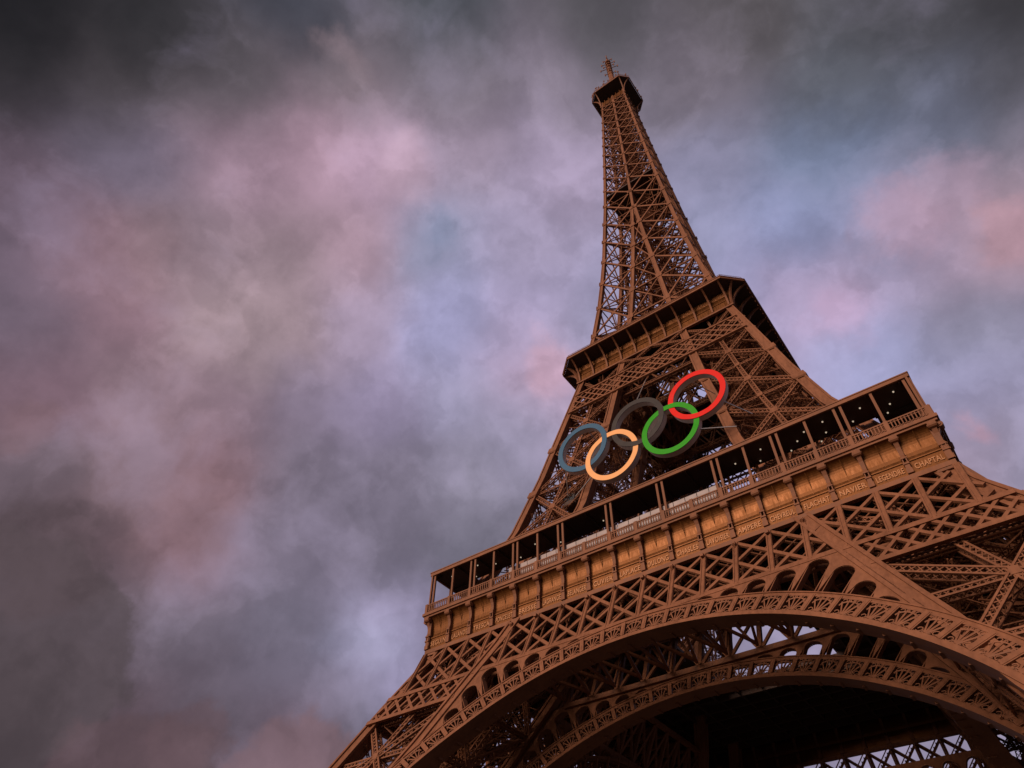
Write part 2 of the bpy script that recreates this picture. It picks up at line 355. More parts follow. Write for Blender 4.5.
def interior(mb, z0, z1, wd, chord, lace, rnd, dens=1.0):
    """diaphragms, lift tracks, stairs and cross ties inside a leg"""
    P0, P1 = leg_faces(z0), leg_faces(z1)
    c0 = sum(P0.values())/4; c1 = sum(P1.values())/4
    up = (0, 0, 1)
    truss(mb, P0['oo'], P0['ii'], wd, wd, up, chord, 1.0, lace); truss(mb, P0['io'], P0['oi'], wd, wd, up, chord, 1.0, lace)
    mids0 = [(P0[a]+P0[b])/2 for a, b, _ in FACES]; mids1 = [(P1[a]+P1[b])/2 for a, b, _ in FACES]
    for i in range(4):
        truss(mb, mids0[i], mids0[(i+1) % 4], wd*0.8, wd*0.8, up, chord*0.8, 1.0, lace, False)
        truss(mb, mids0[i], c1, wd*0.8, wd*0.8, (1, 0.3, 0), chord*0.8, 1.0, lace, False)
        truss(mb, c0, mids1[i], wd*0.6, wd*0.6, (0.3, 1, 0), chord*0.8, 1.0, lace, False)
    # lift track rails
    for ox, oy in ((-0.22, -0.22), (0.22, -0.22), (-0.22, 0.22), (0.22, 0.22)):
        A = c0+(P0['oo']-P0['ii'])*ox*0.9+V3(oy*6, oy*6, 0)*0.5; B = c1+(P1['oo']-P1['ii'])*ox*0.9+V3(oy*6, oy*6, 0)*0.5
        truss(mb, A, B, 0.7, 0.5, (1, 1, 0), 0.14, 1.2, 0.08, False)
    k = int((z1-z0)/1.6)
    for i in range(k):
        t0, t1 = i/k, (i+1)/k; A = lerp(c0, c1, t0); B = lerp(c0, c1, t1); s_ = 1.9 if i % 2 else -1.9
        mb.bar(A+V3(s_, -1.2, 0), B+V3(-s_, -1.2, 0), 1.0, 0.12, (0, -0.6, 1)); mb.bar(A+V3(s_, -1.7, 1.0), B+V3(-s_, -1.7, 1.0), 0.07)
        mb.bar(A+V3(-2.4, -2.4, 0), A+V3(2.4, 2.4, 0), 0.14)
    for _ in range(int(14*dens)):
        f1, f2 = rnd.sample(range(4), 2); a1, b1, _x = FACES[f1]; a2, b2, _x = FACES[f2]
        t, u = rnd.random(), rnd.random(); ta, tb = rnd.random(), rnd.random()
        A = lerp(lerp(P0[a1], P0[b1], ta), lerp(P1[a1], P1[b1], ta), t); B = lerp(lerp(P0[a2], P0[b2], tb), lerp(P1[a2], P1[b2], tb), u)
        truss(mb, A, B, wd*0.45, wd*0.45, (0.3, 0.2, 1), chord*0.7, 1.3, lace*0.9, False)

# ---- lower legs
def lower_leg():
    rnd = random.Random(3)
    leg = empty('lower_leg', T)
    zs = [0, 10, 20, 25.8, 30, 33, 36, 38, 40, 42, 44, 46, 48.6, 50, 51.5, 54, 57.4]
    for kind in ('oo', 'io', 'oi', 'ii'):
        column(zs, kind).build('corner_column', PAINT, leg)
    b = MB()
    for z0, z1 in ((3, 16.5), (16.5, 30.4), (30.4, 41.2)):
        brace_panel(b, z0, z1, 0.85, 1.15, 0.18, 0.09, pl=0.38, pitch=0.9)
    b.build('cross_bracing', PAINT, leg)
    i = MB()
    for z0, z1 in ((3, 16.5), (16.5, 30.4), (30.4, 41.2), (41.2, 51.5)): interior(i, z0, z1, 0.9, 0.16, 0.09, rnd, 1.6)
    brace_panel(i, 41.2, 51.5, 0.7, 0.7, 0.15, 0.08, pl=0, mid=False)
    i.build('inner_framework', PAINT, leg)
    return leg
quarter_turns(lower_leg(), T)

def middle_leg():
    rnd = random.Random(5)
    leg = empty('middle_leg', T)
    zs = [57.4, 62, 66, 69.8, 73, 77, 81, 85, 91.7, 96, 101.6, 107, 112.0]
    joints = (69.8, 81.2, 92.0)
    for kind in ('oo', 'io', 'oi', 'ii'):
        m = column(zs, kind)
        for zj in joints: collar(m, zj, kind)
        m.build('corner_column', PAINT, leg)
    b = MB(); nodes = (58.0, 69.8, 81.0, 91.7, 101.6)
    for z0, z1 in zip(nodes[:-1], nodes[1:]): brace_panel(b, z0, z1, 0.82, 0.8, 0.15, 0.085, pl=0.55, mid=False, pitch=0.95)
    brace_panel(b, 101.6, 111.6, 0.6, 0.6, 0.13, 0.08, pl=0.3, mid=False, axis=False)
    b.build('cross_bracing', PAINT, leg)
    i = MB()
    for z0, z1 in zip(nodes[:-1], nodes[1:]): interior(i, z0, z1, 0.75, 0.13, 0.075, rnd, 2.4)
    interior(i, 101.6, 111.6, 0.7, 0.13, 0.075, rnd, 1.2)
    i.build('inner_framework', PAINT, leg)
    return leg
quarter_turns(middle_leg(), T)

# ---- spire: the legs close up and become one pylon
SP = empty('spire', T)
NZ = [116.2, 127.8, 138.8, 149.1, 159.3, 169.5, 179.1, 189.6, 199.3, 208.2, 216.8, 225.0, 232.5, 239.6, 246.0, 252.7, 258.8, 264.6, 268.0]
def spire():
    zs = [112.0]+NZ+[272.0]
    m = column(zs, 'oo'); c = m.build('corner_column', PAINT, SP)
    for k in (1, 2, 3): link('corner_column', c.data, SP, rz=k*math.pi/2)
    zlow = [z for z in zs if z <= 180]
    for kind in ('io', 'oi', 'ii'):
        if kind == 'ii': zl = [z for z in zlow if z < 165]
        else: zl = zlow
        c = column(zl, kind).build('inner_column', PAINT, SP)
        for k in (1, 2, 3): link('inner_column', c.data, SP, rz=k*math.pi/2)
    m = MB(); lp = []
    for z in [178.5]+[q for q in NZ if q > 180]+[272.0]:
        a = 0.36; y = w(z); lp.append([(-a, -y, z), (a, -y, z), (a, -y+0.9, z), (-a, -y+0.9, z)])
    m.frames(lp)
    c = m.build('centre_rib', PAINT, SP)
    for k in (1, 2, 3): link('centre_rib', c.data, SP, rz=k*math.pi/2)
    b = MB()
    for z0, z1 in zip(NZ[:-1], NZ[1:]):
        for sx in (-1, 1):
            def P(z, o):                     # front face points
                c = cw(z); x = (w(z)-c/2) if o else max(v(z)+0.08*c, 0.0)
                return V3(sx*x, -w(z)+0.30, z)
            sz = 0.42 if z0 < 190 else 0.34
            b.bar(P(z0, 0), P(z1, 1), sz, 0.25); b.bar(P(z0, 1), P(z1, 0), sz, 0.25)
            b.bar(P(z0, 0)+V3(0, .3, 0), P(z0, 1)+V3(0, .3, 0), 0.2, 0.2)
            plate(b, P(z0, 0)+V3(0, -0.33, 0), 0.75 if z0 < 190 else 0.6, (0, -1, 0.1), th=0.08)
            plate(b, P(z0, 1)+V3(0, -0.33, 0), 0.7 if z0 < 190 else 0.55, (0, -1, 0.1), th=0.08)
            if z0 < 175:                     # tie between the two legs + rear lattice of the leg
                pass
        if z0 < 178:
            A0, A1 = V3(-v(z0), -w(z0)+.4, z0), V3(v(z0), -w(z0)+.4, z0); B0, B1 = V3(-v(z1), -w(z1)+.4, z1), V3(v(z1), -w(z1)+.4, z1)
            b.bar(A0, A1, 0.35, 0.3); b.bar(A0, B1, 0.26, 0.2); b.bar(A1, B0, 0.26, 0.2)
    c = b.build('cross_bracing', PAINT, SP)
    for k in (1, 2, 3): link('cross_bracing', c.data, SP, rz=k*math.pi/2)
    # inside: leg rear faces, floors of bracing, lift shaft and stair
    i = MB(); rnd = random.Random(11)
    for z0, z1 in zip(NZ[:-1], NZ[1:]):
        W0, W1 = w(z0)-0.6, w(z1)-0.6
        for (ax, ay), (bx, by) in (((-1, -1), (1, 1)), ((1, -1), (-1, 1)), ((-1, 0), (1, 0)), ((0, -1), (0, 1)), ((-1, 0), (0, 1)), ((0, 1), (1, 0)), ((1, 0), (0, -1)), ((0, -1), (-1, 0))):
            i.bar((ax*W0, ay*W0, z0), (bx*W0, by*W0, z0), 0.32, 0.3, (0, 0, 1))
        zm = (z0+z1)/2; Wm = w(zm)-0.6
        for ax, ay in ((-1, -1), (1, -1), (1, 1), (-1, 1)):
            i.bar((ax*W0, ay*W0, z0), (ax*1.6, ay*1.6, z1), 0.22); i.bar((ax*1.6, ay*1.6, z0), (ax*Wm, ay*Wm, zm), 0.2)
            if z0 < 178:
                v0, v1 = max(v(z0), .3), max(v(z1), .3)
                for (p0, q0, p1, q1) in (((v0, W0), (v0, v0), (v1, W1), (v1, v1)), ((W0, v0), (v0, v0), (W1, v1), (v1, v1))):
                    A, B, C, Dd = [V3(ax*a, ay*b_, zz) for (a, b_), zz in zip((p0, q0, p1, q1), (z0, z0, z1, z1))]
                    i.bar(A, Dd, 0.26, 0.2, (1, 1, 0)); i.bar(B, C, 0.26, 0.2, (1, 1, 0)); i.bar(A, B, 0.24, 0.2, (0, 0, 1))
                    i.bar((A+C)/2, (B+Dd)/2, 0.18, 0.18, (0, 0, 1))
        for sx in (-1, 1):
            for sy in (-1, 1): i.bar((sx*1.7, sy*1.7, z0), (sx*1.7, sy*1.7, z1), 0.34, 0.34)
        n = 3
        for k in range(n):
            za, zb = lerp(z0, z1, k/n), lerp(z0, z1, (k+1)/n); q = 1.7
            for a, b_ in (((-q, -q), (q, -q)), ((q, -q), (q, q)), ((q, q), (-q, q)), ((-q, q), (-q, -q))):
                i.bar((*a, za), (*b_, zb), 0.16); i.bar((*b_, za), (*a, zb), 0.16); i.bar((*a, za), (*b_, za), 0.2)
            s_ = 1 if k % 2 else -1
            i.bar((3.1*s_ if z0 < 200 else 2*s_, -2.4, za), (-3.1*s_ if z0 < 200 else -2*s_, -2.4, zb), 0.9, 0.1, (0, 0.3, 1))
        for _ in range(12):
            p = [rnd.uniform(-W0, W0), rnd.uniform(-W0, W0), z0]; q = [rnd.uniform(-W1, W1), rnd.uniform(-W1, W1), z1]
            i.bar(p, q, 0.15, 0.15, (1, 0.4, 0))
    i.build('inner_framework', PAINT, SP)
    d = MB(); wq = w(195.8)-0.35
    d.box(-wq, wq, -wq, wq, 195.5, 195.8)
    for k in range(9): d.box(-wq, wq, -wq+k*wq/4-.1, -wq+k*wq/4+.1, 195.1, 195.497)
    d.build('landing', DARK, SP)
spire()

# ------------------------------------------------------------------ face-plane mapping for the arch side
_zz = np.linspace(0, 60, 481); _ww = np.array([w(z) for z in _zz])
_ss = np.concatenate([[0], np.cumsum(np.hypot(np.diff(_zz), np.diff(_ww)))])
slant = lambda z: float(np.interp(z, _zz, _ss)); zof = lambda s: float(np.interp(s, _ss, _zz))
def FP(x, z, off=0.0): return V3(x, -(w(z)+off), z)
def FN(z):                                    # outward normal of the face
    d = (w(z+.5)-w(z-.5)); n = V3(0, -1, -d); return n/np.linalg.norm(n)
RB, RT = 35.0, 38.47
SB, ST = slant(41.7)-RB, slant(44.34)-RT
OFF = 0.5
def AP(th, t, off=OFF):
    """arch polar point: t=0 intrados, t=1 top of band, >1 metres beyond"""
    if t <= 1: rho = lerp(RB, RT, t); sc = lerp(SB, ST, t)
    else: rho = RT+(t-1); sc = ST
    x = rho*math.sin(th); z = zof(sc+rho*math.cos(th)); return FP(x, z, off)
TH_END = 1.16
PITCH = 0.0697
def arch_band(full=True):
    A = empty('arch')
    rails = MB(); n = 120
    ths = [lerp(-TH_END, TH_END, i/n) for i in range(n+1)]
    def strip(t0, t1, o0, o1):
        lp = []
        for th in ths:
            a, b, c, d = AP(th, t0, o1), AP(th, t1, o1), AP(th, t1, o0), AP(th, t0, o0)
            lp.append([a, b, c, d])
        rails.frames(lp)
    strip(0.0, 0.165, -0.9, 0.16+OFF); strip(0.165, 0.20, -0.2, 0.06+OFF); strip(0.80, 0.86, -0.3, 0.10+OFF); strip(0.86, 1.0, -0.7, 0.02+OFF); strip(0.955, 1.01, -0.2, 0.14+OFF)
    strip(0.02, 0.06, -2.1, -0.9)                       # soffit sheet under the arch
    so_ = rails
    for k in range(-16, 17):
        th = (k+.5)*PITCH
        if abs(th) > TH_END: continue
        so_.bar(AP(th, 0.03, -1.9), AP(th, 0.9, -1.9), 0.22, 0.2); so_.bar(AP(th, 0.03, -2.0), AP(th, 0.03, -0.9), 0.25, 0.35, (0, 0, 1))
    so_.build('arch_rib', PAINT, A)
    K = int(TH_END/PITCH)
    for k in range(-K-1, K+1):
        th = (k+.5)*PITCH
        posts = MB(); fan = MB()
        if abs(th) < TH_END: posts.bar(AP(th, 0.16, OFF-.1), AP(th, 0.86, OFF-.1), 0.48, 0.5, (0, -1, .3)); posts.bar(AP(th, 0.16, OFF+.15), AP(th, 0.86, OFF+.15), 0.16, 0.1, (0, -1, .3)); posts.build('band_post', PAINT, A)
        tc_ = (k+1)*PITCH
        if abs(tc_)+PITCH/2 > TH_END: continue
        hw = PITCH/2*0.86
        def Q(u, t): return AP(tc_+u*hw, t, OFF+0.02)
        base = (0, 0.21)
        for ut, tt in ((-0.72, 0.66), (-0.26, 0.78), (0.26, 0.78), (0.72, 0.66)):
            fan.bar(Q(0.0+ut*.12, 0.20), Q(ut, tt), 0.12, 0.14)
        arc = [(math.cos(a)*0.78, 0.52+math.sin(a)*0.20) for a in np.linspace(0, math.pi, 9)]
        for (a, b), (c, d) in zip(arc[:-1], arc[1:]): fan.bar(Q(a, b), Q(c, d), 0.10, 0.12)
        for cx_, ct, rr in ((-0.62, 0.285, 0.27), (0.62, 0.285, 0.27), (-0.60, 0.735, 0.24), (0.60, 0.735, 0.24), (-.2, .755, .13), (.2, .755, .13), (-.27, .245, .12), (.27, .245, .12)):
            pts = []
            for q in range(8):
                a = q/7*math.pi*1.75+(0.4 if cx_ > 0 else -2.3)
                rq = rr*(1-0.4*q/7); pts.append((cx_+math.cos(a)*rq*1.0, ct+math.sin(a)*rq*0.34))
            for (a, b), (c, d) in zip(pts[:-1], pts[1:]): fan.bar(Q(a, b), Q(c, d), 0.07, 0.10)
        fan.build('scrollwork_fan', PAINT, A)
    # spandrel plate with its row of round-headed openings
    sp = MB(); ZT = 44.95
    def rlim(th):
        lo, hi = RT, RT+25
        for _ in range(30):
            m = (lo+hi)/2; x = m*math.sin(abs(th)); z = zof(ST+m*math.cos(th))
            if z > ZT or x > v(z)-0.2: hi = m
            else: lo = m
        return lo
    for k in range(-14, 14):
        ta, tb = (k+.5)*PITCH, (k+1.5)*PITCH
        tcn = (ta+tb)/2; wall = 0.0095
        if abs(tcn) > 0.80: continue
        oa, ob = ta+wall, tb-wall; hwm = (ob-oa)/2*RT
        H = min(rlim(oa+.004), rlim(ob-.004), rlim(tcn))-RT-0.62
        op = H > 0.35
        NS = 16; us = [-1-wall/((ob-oa)/2)]+[math.sin(x) for x in np.linspace(-math.pi/2, math.pi/2, NS)]+[1+wall/((ob-oa)/2)]
        pr = []
        for u in us:
            th = tcn+u*(ob-oa)/2
            if op and abs(u) <= 1.0001:
                cap = min(hwm, H*0.9); ro = RT+max(0, H-cap*(1-math.sqrt(max(0, 1-u*u))))
            else: ro = RT-0.05
            rl = max(rlim(th), ro+0.02); pr.append((th, ro, rl))
        for (t0, r0, l0), (t1, r1, l1) in zip(pr[:-1], pr[1:]):
            q = []
            for off in (0.28, -0.15):
                for th, rr in ((t0, r0), (t0, l0), (t1, l1), (t1, r1)): q.append(AP(th, 1+rr-RT, off))
            sp.poly(q, [(0, 1, 2, 3), (7, 6, 5, 4), (0, 3, 7, 4), (1, 5, 6, 2)])
        if op:      # rim around the opening, with small lamp studs
            rim = [(th, ro) for (th, ro, rl) in pr[1:-1]]
            rim = [(rim[0][0], RT)]+rim+[(rim[-1][0], RT)]
            for (t0, r0), (t1, r1) in zip(rim[:-1], rim[1:]):
                if abs(t0-t1) < 1e-6 and abs(r0-r1) < 1e-6: continue
                sp.bar(AP(t0, 1+r0-RT, -0.22), AP(t1, 1+r1-RT, -0.22), 0.08, 0.8)
            for q in range(0, len(rim), 2): 
                a = AP(rim[q][0], 1+rim[q][1]-RT, -0.3); sp.bar(a, a+V3(0, 0, 0.16), 0.2, 0.2)
    sp.build('pierced_spandrel_plate', PAINT, A)
    return A
A0 = arch_band(); A0.parent = T
for k in (1, 2, 3): copy_tree(A0, T, rz=k*math.pi/2)
# the same arch again on the inner side of the legs
def inner_arch(rz):
    A = empty('inner_arch', T, rz=rz)
    for ch in A0.children:
        c = ch.copy(); COL.objects.link(c); c.parent = A; c.location = (0, 15.3, 0)
    return A
for k in range(4): inner_arch(k*math.pi/2)

# ---- lattice girder under the first platform
def girder(front=True):
    G = empty('girder', T)
    BAY = 3.83; Z0, Z1, Z2 = 44.67, 51.35, 41.55
    bars = MB()
    def lattice(zb, zt, xlim0, xlim1, step, span, wd, off, dp, n=(0, -1, .5), stud=True):
        """diagonals both ways; clipped to the leg outline"""
        k0 = int(math.floor(-40/step)); ks = range(k0, -k0+1)
        for k in ks:
            for s_ in (1, -1):
                pts = []
                M = 28
                for i in range(M+1):
                    t = i/M; z = lerp(zt, zb, t); x = k*step+s_*span*t
                    ok = xlim0(z) <= x <= xlim1(z)
                    if ok: pts.append((x, z))
                if len(pts) > 2:
                    a, b = pts[0], pts[-1]; bars.bar(FP(*a, off), FP(*b, off), wd, dp, n)
                    if stud:
                        Ls = math.hypot(b[0]-a[0], b[1]-a[1]); m = int(Ls/0.75)
                        for j in range(m+1):
                            t = (j+.5)/(m+1); c = FP(lerp(a[0], b[0], t), lerp(a[1], b[1], t), off-0.35)
                            bars.bar(c+V3(-s_*0.0, 0, 0.02), c+V3(0, 0, 0.30), 0.16, 0.16)
    wl = lambda z: w(z)-0.8
    for off, wd in ((0.05, 0.40), (-1.7, 0.17)):
        lattice(Z0, Z1, lambda z: -wl(z), wl, BAY, 2*BAY, wd, off, 0.28, stud=off > 0)
    for k in range(-9, 10):
        x = k*BAY
        for off in (0.12, -1.7):
            zb = Z0
            bars.bar(FP(x, Z1, off), FP(x, zb, off), 0.62 if off > 0 else 0.25, 0.3, (0, -1, .5))
        bars.bar(FP(x-.2, Z1, .3), FP(x-.2, Z0, .3), 0.12, 0.12, (0, -1, .5)); bars.bar(FP(x+.2, Z1, .3), FP(x+.2, Z0, .3), 0.12, 0.12, (0, -1, .5))
        for z in (Z1-.1, Z0): bars.bar(FP(x, z, 0), FP(x, z, -1.7), 0.3, 0.3, (0, 0, 1))
    # lower fine lattice, over the legs only
    for sx in (-1, 1):
        f0 = (lambda z: v(z)+0.8) if sx > 0 else (lambda z: -wl(z)); f1 = wl if sx > 0 else (lambda z: -v(z)-0.8)
        lattice(Z2, Z0, f0, f1, 2.0, 2.9, 0.36, 0.05, 0.28, stud=False); lattice(Z2, Z0, f0, f1, 2.0, 2.9, 0.16, -1.6, 0.2, stud=False)
    bars.build('lattice', PAINT, G)
    ch = MB()
    def chord(z, h, x0, x1, o0, o1):
        p = [FP(x0, z-h/2, o1), FP(x1, z-h/2, o1), FP(x1, z-h/2, o0), FP(x0, z-h/2, o0), FP(x0, z+h/2, o1), FP(x1, z+h/2, o1), FP(x1, z+h/2, o0), FP(x0, z+h/2, o0)]
        ch.poly(p, [(0, 3, 2, 1), (4, 5, 6, 7), (0, 1, 5, 4), (1, 2, 6, 5), (2, 3, 7, 6), (3, 0, 4, 7)])
    chord(44.62, 0.62, -(w(44.62)-.5), w(44.62)-.5, -0.25, 0.34); chord(44.62, 0.5, -(w(44.6)-.6), w(44.6)-.6, -2.0, -1.5)
    for sx in (-1, 1):
        a, b = sorted((sx*(v(41.5)+.3), sx*(w(41.5)-.5)))
        chord(41.5, 0.55, a, b, -0.25, 0.34); chord(41.5, 0.45, a, b, -1.9, -1.4)
    ch.build('chords', PAINT, G)
    return G
G0 = girder()
quarter_turns(G0, T)
def inner_girder():
    G = empty('inner_girder', T); b = MB(); BAY = 3.83
    for k in range(-5, 6):
        x = k*BAY; P = lambda x, z: V3(x, -(w(z)-14.8), z)
        b.bar(P(x, 52), P(x, 44.9), 0.5, 0.5)
        if k < 5: b.bar(P(x, 51.5), P(x+BAY, 44.9), .35, .3); b.bar(P(x+BAY, 51.5), P(x, 44.9), .35, .3)
    b.bar(P(-19.5, 44.8), P(19.5, 44.8), .8, .6, (0, 0, 1)); b.bar(P(-19.5, 51.6), P(19.5, 51.6), .8, .6, (0, 0, 1))
    # trusses running back from the front girder to the inner one, and wind bracing in plan
    for k in range(-5, 6, 1):
        x = k*BAY; a, c = V3(x, -35.5, 50.9), V3(x, -20.5, 50.9); a2, c2 = V3(x, -36.6, 45.4), V3(x, -23.6, 45.4)
        b.bar(a, c, .4, .35, (0, 0, 1))
        if k % 2:
            b.bar(a2, c2, .3, .3, (0, 0, 1)); b.bar(a, lerp(a2, c2, .5), .25, .25, (1, 0, 0)); b.bar(lerp(a2, c2, .5), c, .25, .25, (1, 0, 0)); b.bar(c, c2, .25, .25, (1, 0, 0))
        if k < 5:
            b.bar(V3(x, -36.6, 45.5), V3(x+BAY, -23.4, 45.5), .34, .28, (0, 0, 1)); b.bar(V3(x+BAY, -36.6, 45.3), V3(x, -23.4, 45.3), .34, .28, (0, 0, 1))
    b.build('lattice', PAINT, G); return G
_ig = inner_girder()
for k in (1, 3): copy_tree(_ig, T, rz=k*math.pi/2)

# ---- frieze of the first platform: cove panels, consoles, names
BAY = 3.83
def frieze(names=None):
    F = empty('frieze', T)
    # section: (half width, z)
    prof = [(34.05, 51.55), (34.62, 51.6), (34.62, 52.02), (34.36, 52.06), (34.30, 53.62), (34.42, 53.66), (34.42, 53.80), (34.24, 53.86), (34.14, 54.3),
            (34.13, 54.75)]+[(35.12-0.98*math.cos(a), 54.75+1.95*math.sin(a)) for a in np.linspace(0.12, math.pi/2-0.02, 10)]+[(35.15, 56.75), (33.0, 56.75)]
    pm = MB(); vs = []; fs = []
    for (h, z) in prof: vs += [(-h, -h, z), (h, -h, z)]
    for i in range(len(prof)-1): fs.append((2*i, 2*i+1, 2*i+3, 2*i+2))
    pm.poly(vs, fs)
    mo = MB()
    mo.poly([(-34.68, -34.68, 51.42), (34.68, -34.68, 51.42), (34.68, -34.68, 51.95), (-34.68, -34.68, 51.95), (-34.0, -34.0, 51.42), (34.0, -34.0, 51.42), (34.0, -34.0, 51.95), (-34.0, -34.0, 51.95)],
            [(0, 1, 2, 3), (3, 2, 6, 7), (0, 4, 5, 1), (4, 7, 6, 5), (0, 3, 7, 4), (1, 5, 6, 2)])
    mo.build('base_moulding', PAINT, F)
    sm = pm
    for k in range(-9, 9):
        x = (k+.5)*BAY
        for (a, za), (b, zb) in (((34.12, 53.9), (34.10, 54.9)), ((34.10, 54.95), (34.36, 55.55)), ((34.36, 55.55), (35.0, 56.55))):
            sm.bar((x, -a-.03, za), (x, -b-.03, zb), 0.07, 0.05)
    sm.build('cove_panel', GOLD, F)
    # console: pilaster with block foot, shaft and scrolled head
    c = MB()
    def blk(x0, x1, y0, y1, z0, z1): c.box(x0, x1, y0, y1, z0, z1)
    blk(-.30, .30, -34.82, -34.1, 52.06, 52.62); blk(-.24, .24, -34.74, -34.1, 52.62, 53.18); blk(-.31, .31, -34.84, -34.1, 53.18, 53.36)
    blk(-.24, -.13, -34.78, -34.1, 53.36, 53.9); blk(.13, .24, -34.78, -34.1, 53.36, 53.9); blk(-.31, .31, -34.84, -34.1, 53.9, 54.05)
    lp = []
    for h, z, a in ((34.80, 54.05, .21), (34.62, 54.5, .21), (34.60, 55.0, .22), (34.72, 55.5, .23), (34.95, 55.95, .25), (35.05, 56.2, .26)):
        lp.append([(-a, -h, z), (a, -h, z), (a, -34.0, z), (-a, -34.0, z)])
    c.frames(lp)
    lp = []
    for i in range(9):                        # scroll drum across the head
        pass
    for xs in (-.42, .42):
        lp.append([(xs, -35.02+math.cos(a)*.40, 56.36+math.sin(a)*.36) for a in np.linspace(0, 2*math.pi, 13)[:-1]])
    c.frames(lp)
    lp = []
    for xs in (-.5, .5): lp.append([(xs, -35.02+math.cos(a)*.20, 56.36+math.sin(a)*.18) for a in np.linspace(0, 2*math.pi, 9)[:-1]])
    c.frames(lp)
    blk(-.34, .34, -35.2, -34.2, 56.60, 56.78)
    me = c.mesh('console', PAINT)
    for k in range(-9, 10): link('console', me, F, loc=(k*BAY*0.999, 0, 0))
    return F
NAMES = ['SEGUIN', 'LALANDE', 'TRESCA', 'PONCELET', 'BRESSE', 'LAGRANGE', 'BELANGER', 'CUVIER', 'LAPLACE', 'DULONG', 'CHASLES', 'LAVOISIER', 'AMPERE', 'CHEVREUL', 'FLACHAT', 'NAVIER', 'LEGENDRE', 'CHAPTAL']
F1 = frieze()
quarter_turns(F1, T)
def front_names():
    tm = []
    for i, nm in enumerate(NAMES):
        cu = bpy.data.curves.new('inscription', 'FONT'); cu.body = nm; cu.size = 0.98; cu.extrude = 0.03; cu.align_x = 'CENTER'; cu.offset = 0.012; cu.space_character = 1.1
        ob = bpy.data.objects.new('inscription', cu); COL.objects.link(ob); tm.append((i, ob))
    bpy.context.view_layer.update(); dg = bpy.context.evaluated_depsgraph_get()
    for i, ob in tm:
        ev = ob.evaluated_get(dg); me = bpy.data.meshes.new_from_object(ev); xs = [q.co.x for q in me.vertices]; wd = max(xs)-min(xs)
        bpy.data.objects.remove(ob); me.materials.clear(); me.materials.append(LETTER)
        o = link('inscription', me, F1); s_ = min(1.0, 2.75/wd)
        o.scale = (s_, 1, 1); o.rotation_euler = (R(88), 0, 0); o.location = ((i-8.5)*BAY, -34.40, 52.50)
front_names()
# fillet sheets that close the frieze corners down on to the leg (the leg column carries on below)

# ---- first platform: deck, balustrade, posts, roof
def side_ring(mb, h0, h1, z0, z1):
    """mitred quarter of a square ring, front side: from half width h0 (inner) to h1 (outer)"""
    mb.poly([(-h1, -h1, z0), (h1, -h1, z0), (h0, -h0, z0), (-h0, -h0, z0), (-h1, -h1, z1), (h1, -h1, z1), (h0, -h0, z1), (-h0, -h0, z1)],
            [(0, 3, 2, 1), (4, 5, 6, 7), (0, 1, 5, 4), (2, 3, 7, 6)])
def gallery():
    Gs = []
    Gx = empty('first_gallery', T)
    d = MB(); side_ring(d, 33.0, 35.15, 56.75, 57.02); side_ring(d, 33.2, 35.35, 57.02, 57.42); side_ring(d, 33.4, 35.22, 57.42, 57.55)
    d.build('floor_edge', PAINT, Gx)
    u = MB(); side_ring(u, 9.5, 33.0, 56.8, 57.3)
    for k in range(7): h = 11.5+k*3.4; side_ring(u, h, h+.35, 55.6, 56.795)
    for k in range(-8, 9):
        x = k*BAY; y1 = max(abs(x), 9.7)
        if y1 < 32.5: u.box(x-.15, x+.15, -33, -y1, 55.9, 56.79)
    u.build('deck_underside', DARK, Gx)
    b = MB(); y = -35.05
    b.bar((-35.05, y, 58.78), (35.05, y, 58.78), 0.16, 0.16, (0, -1, 0)); b.bar((-35.05, y, 57.78), (35.05, y, 57.78), 0.10, 0.10, (0, -1, 0)); b.bar((-35.05, y, 58.52), (35.05, y, 58.52), 0.07, 0.08, (0, -1, 0))
    n = 200
    for i in range(n+1):
        x = -35.0+70.0*i/n; b.bar((x, y, 57.55), (x, y, 58.75), 0.115, 0.1, (0, -1, 0))
    for k in range(-9, 10): b.box(k*BAY-.22 if abs(k) < 9 else k*BAY*1.012-.22, k*BAY+.22 if abs(k) < 9 else k*BAY*1.012+.22, -35.2, -34.9, 57.55, 58.9)
    b.build('balustrade', PAINT, Gx)
    p = MB(); p.box(-.15, .15, -34.75, -34.5, 57.55, 63.9); p.box(-.22, .22, -34.82, -34.43, 57.55, 58.9)
    me = p.mesh('roof_post', PAINT)
    xs = []
    for k in (1, 3, 5, 7, 9): xs += [k*BAY-.38, k*BAY+.38] if k < 9 else [k*BAY-.25, k*BAY+.33]
    xs += [k*BAY for k in (4, 6, 8)]
    for x in xs:
        for s_ in (-1, 1): link('roof_post', me, Gx, loc=(s_*x, 0, 0))
    q = MB(); q.box(-.16, .16, -30.55, -30.3, 57.3, 63.88); me = q.mesh('inner_post', PAINT)
    for k in range(-7, 8):
        if k % 1 == 0: link('inner_post', me, Gx, loc=(k*BAY, 0, 0))
    r_ = MB(); side_ring(r_, 30.2, 34.72, 63.9, 64.1)
    for k in range(-9, 10):
        x = k*BAY*.98; y1 = max(abs(x), 30.3)
        if y1 < 34.6: r_.box(x-.09, x+.09, -34.6, -y1, 63.62, 63.897)
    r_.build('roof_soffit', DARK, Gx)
    f = MB(); side_ring(f, 34.72, 34.97, 63.70, 64.29); side_ring(f, 30.1, 34.72, 64.103, 64.25); side_ring(f, 34.9, 35.05, 64.18, 64.33)
    f.build('roof_fascia', PAINT, Gx)
    return Gx
GA = gallery()
quarter_turns(GA, T)
# pale windbreak panels standing behind the balustrade of the front gallery
wb = MB()
for i in range(20):
    x0 = -20.5+i*1.6; wb.box(x0, x0+1.52, -34.32, -34.27, 57.9, 60.15)
wb.build('windbreak_panel', PALE, GA)
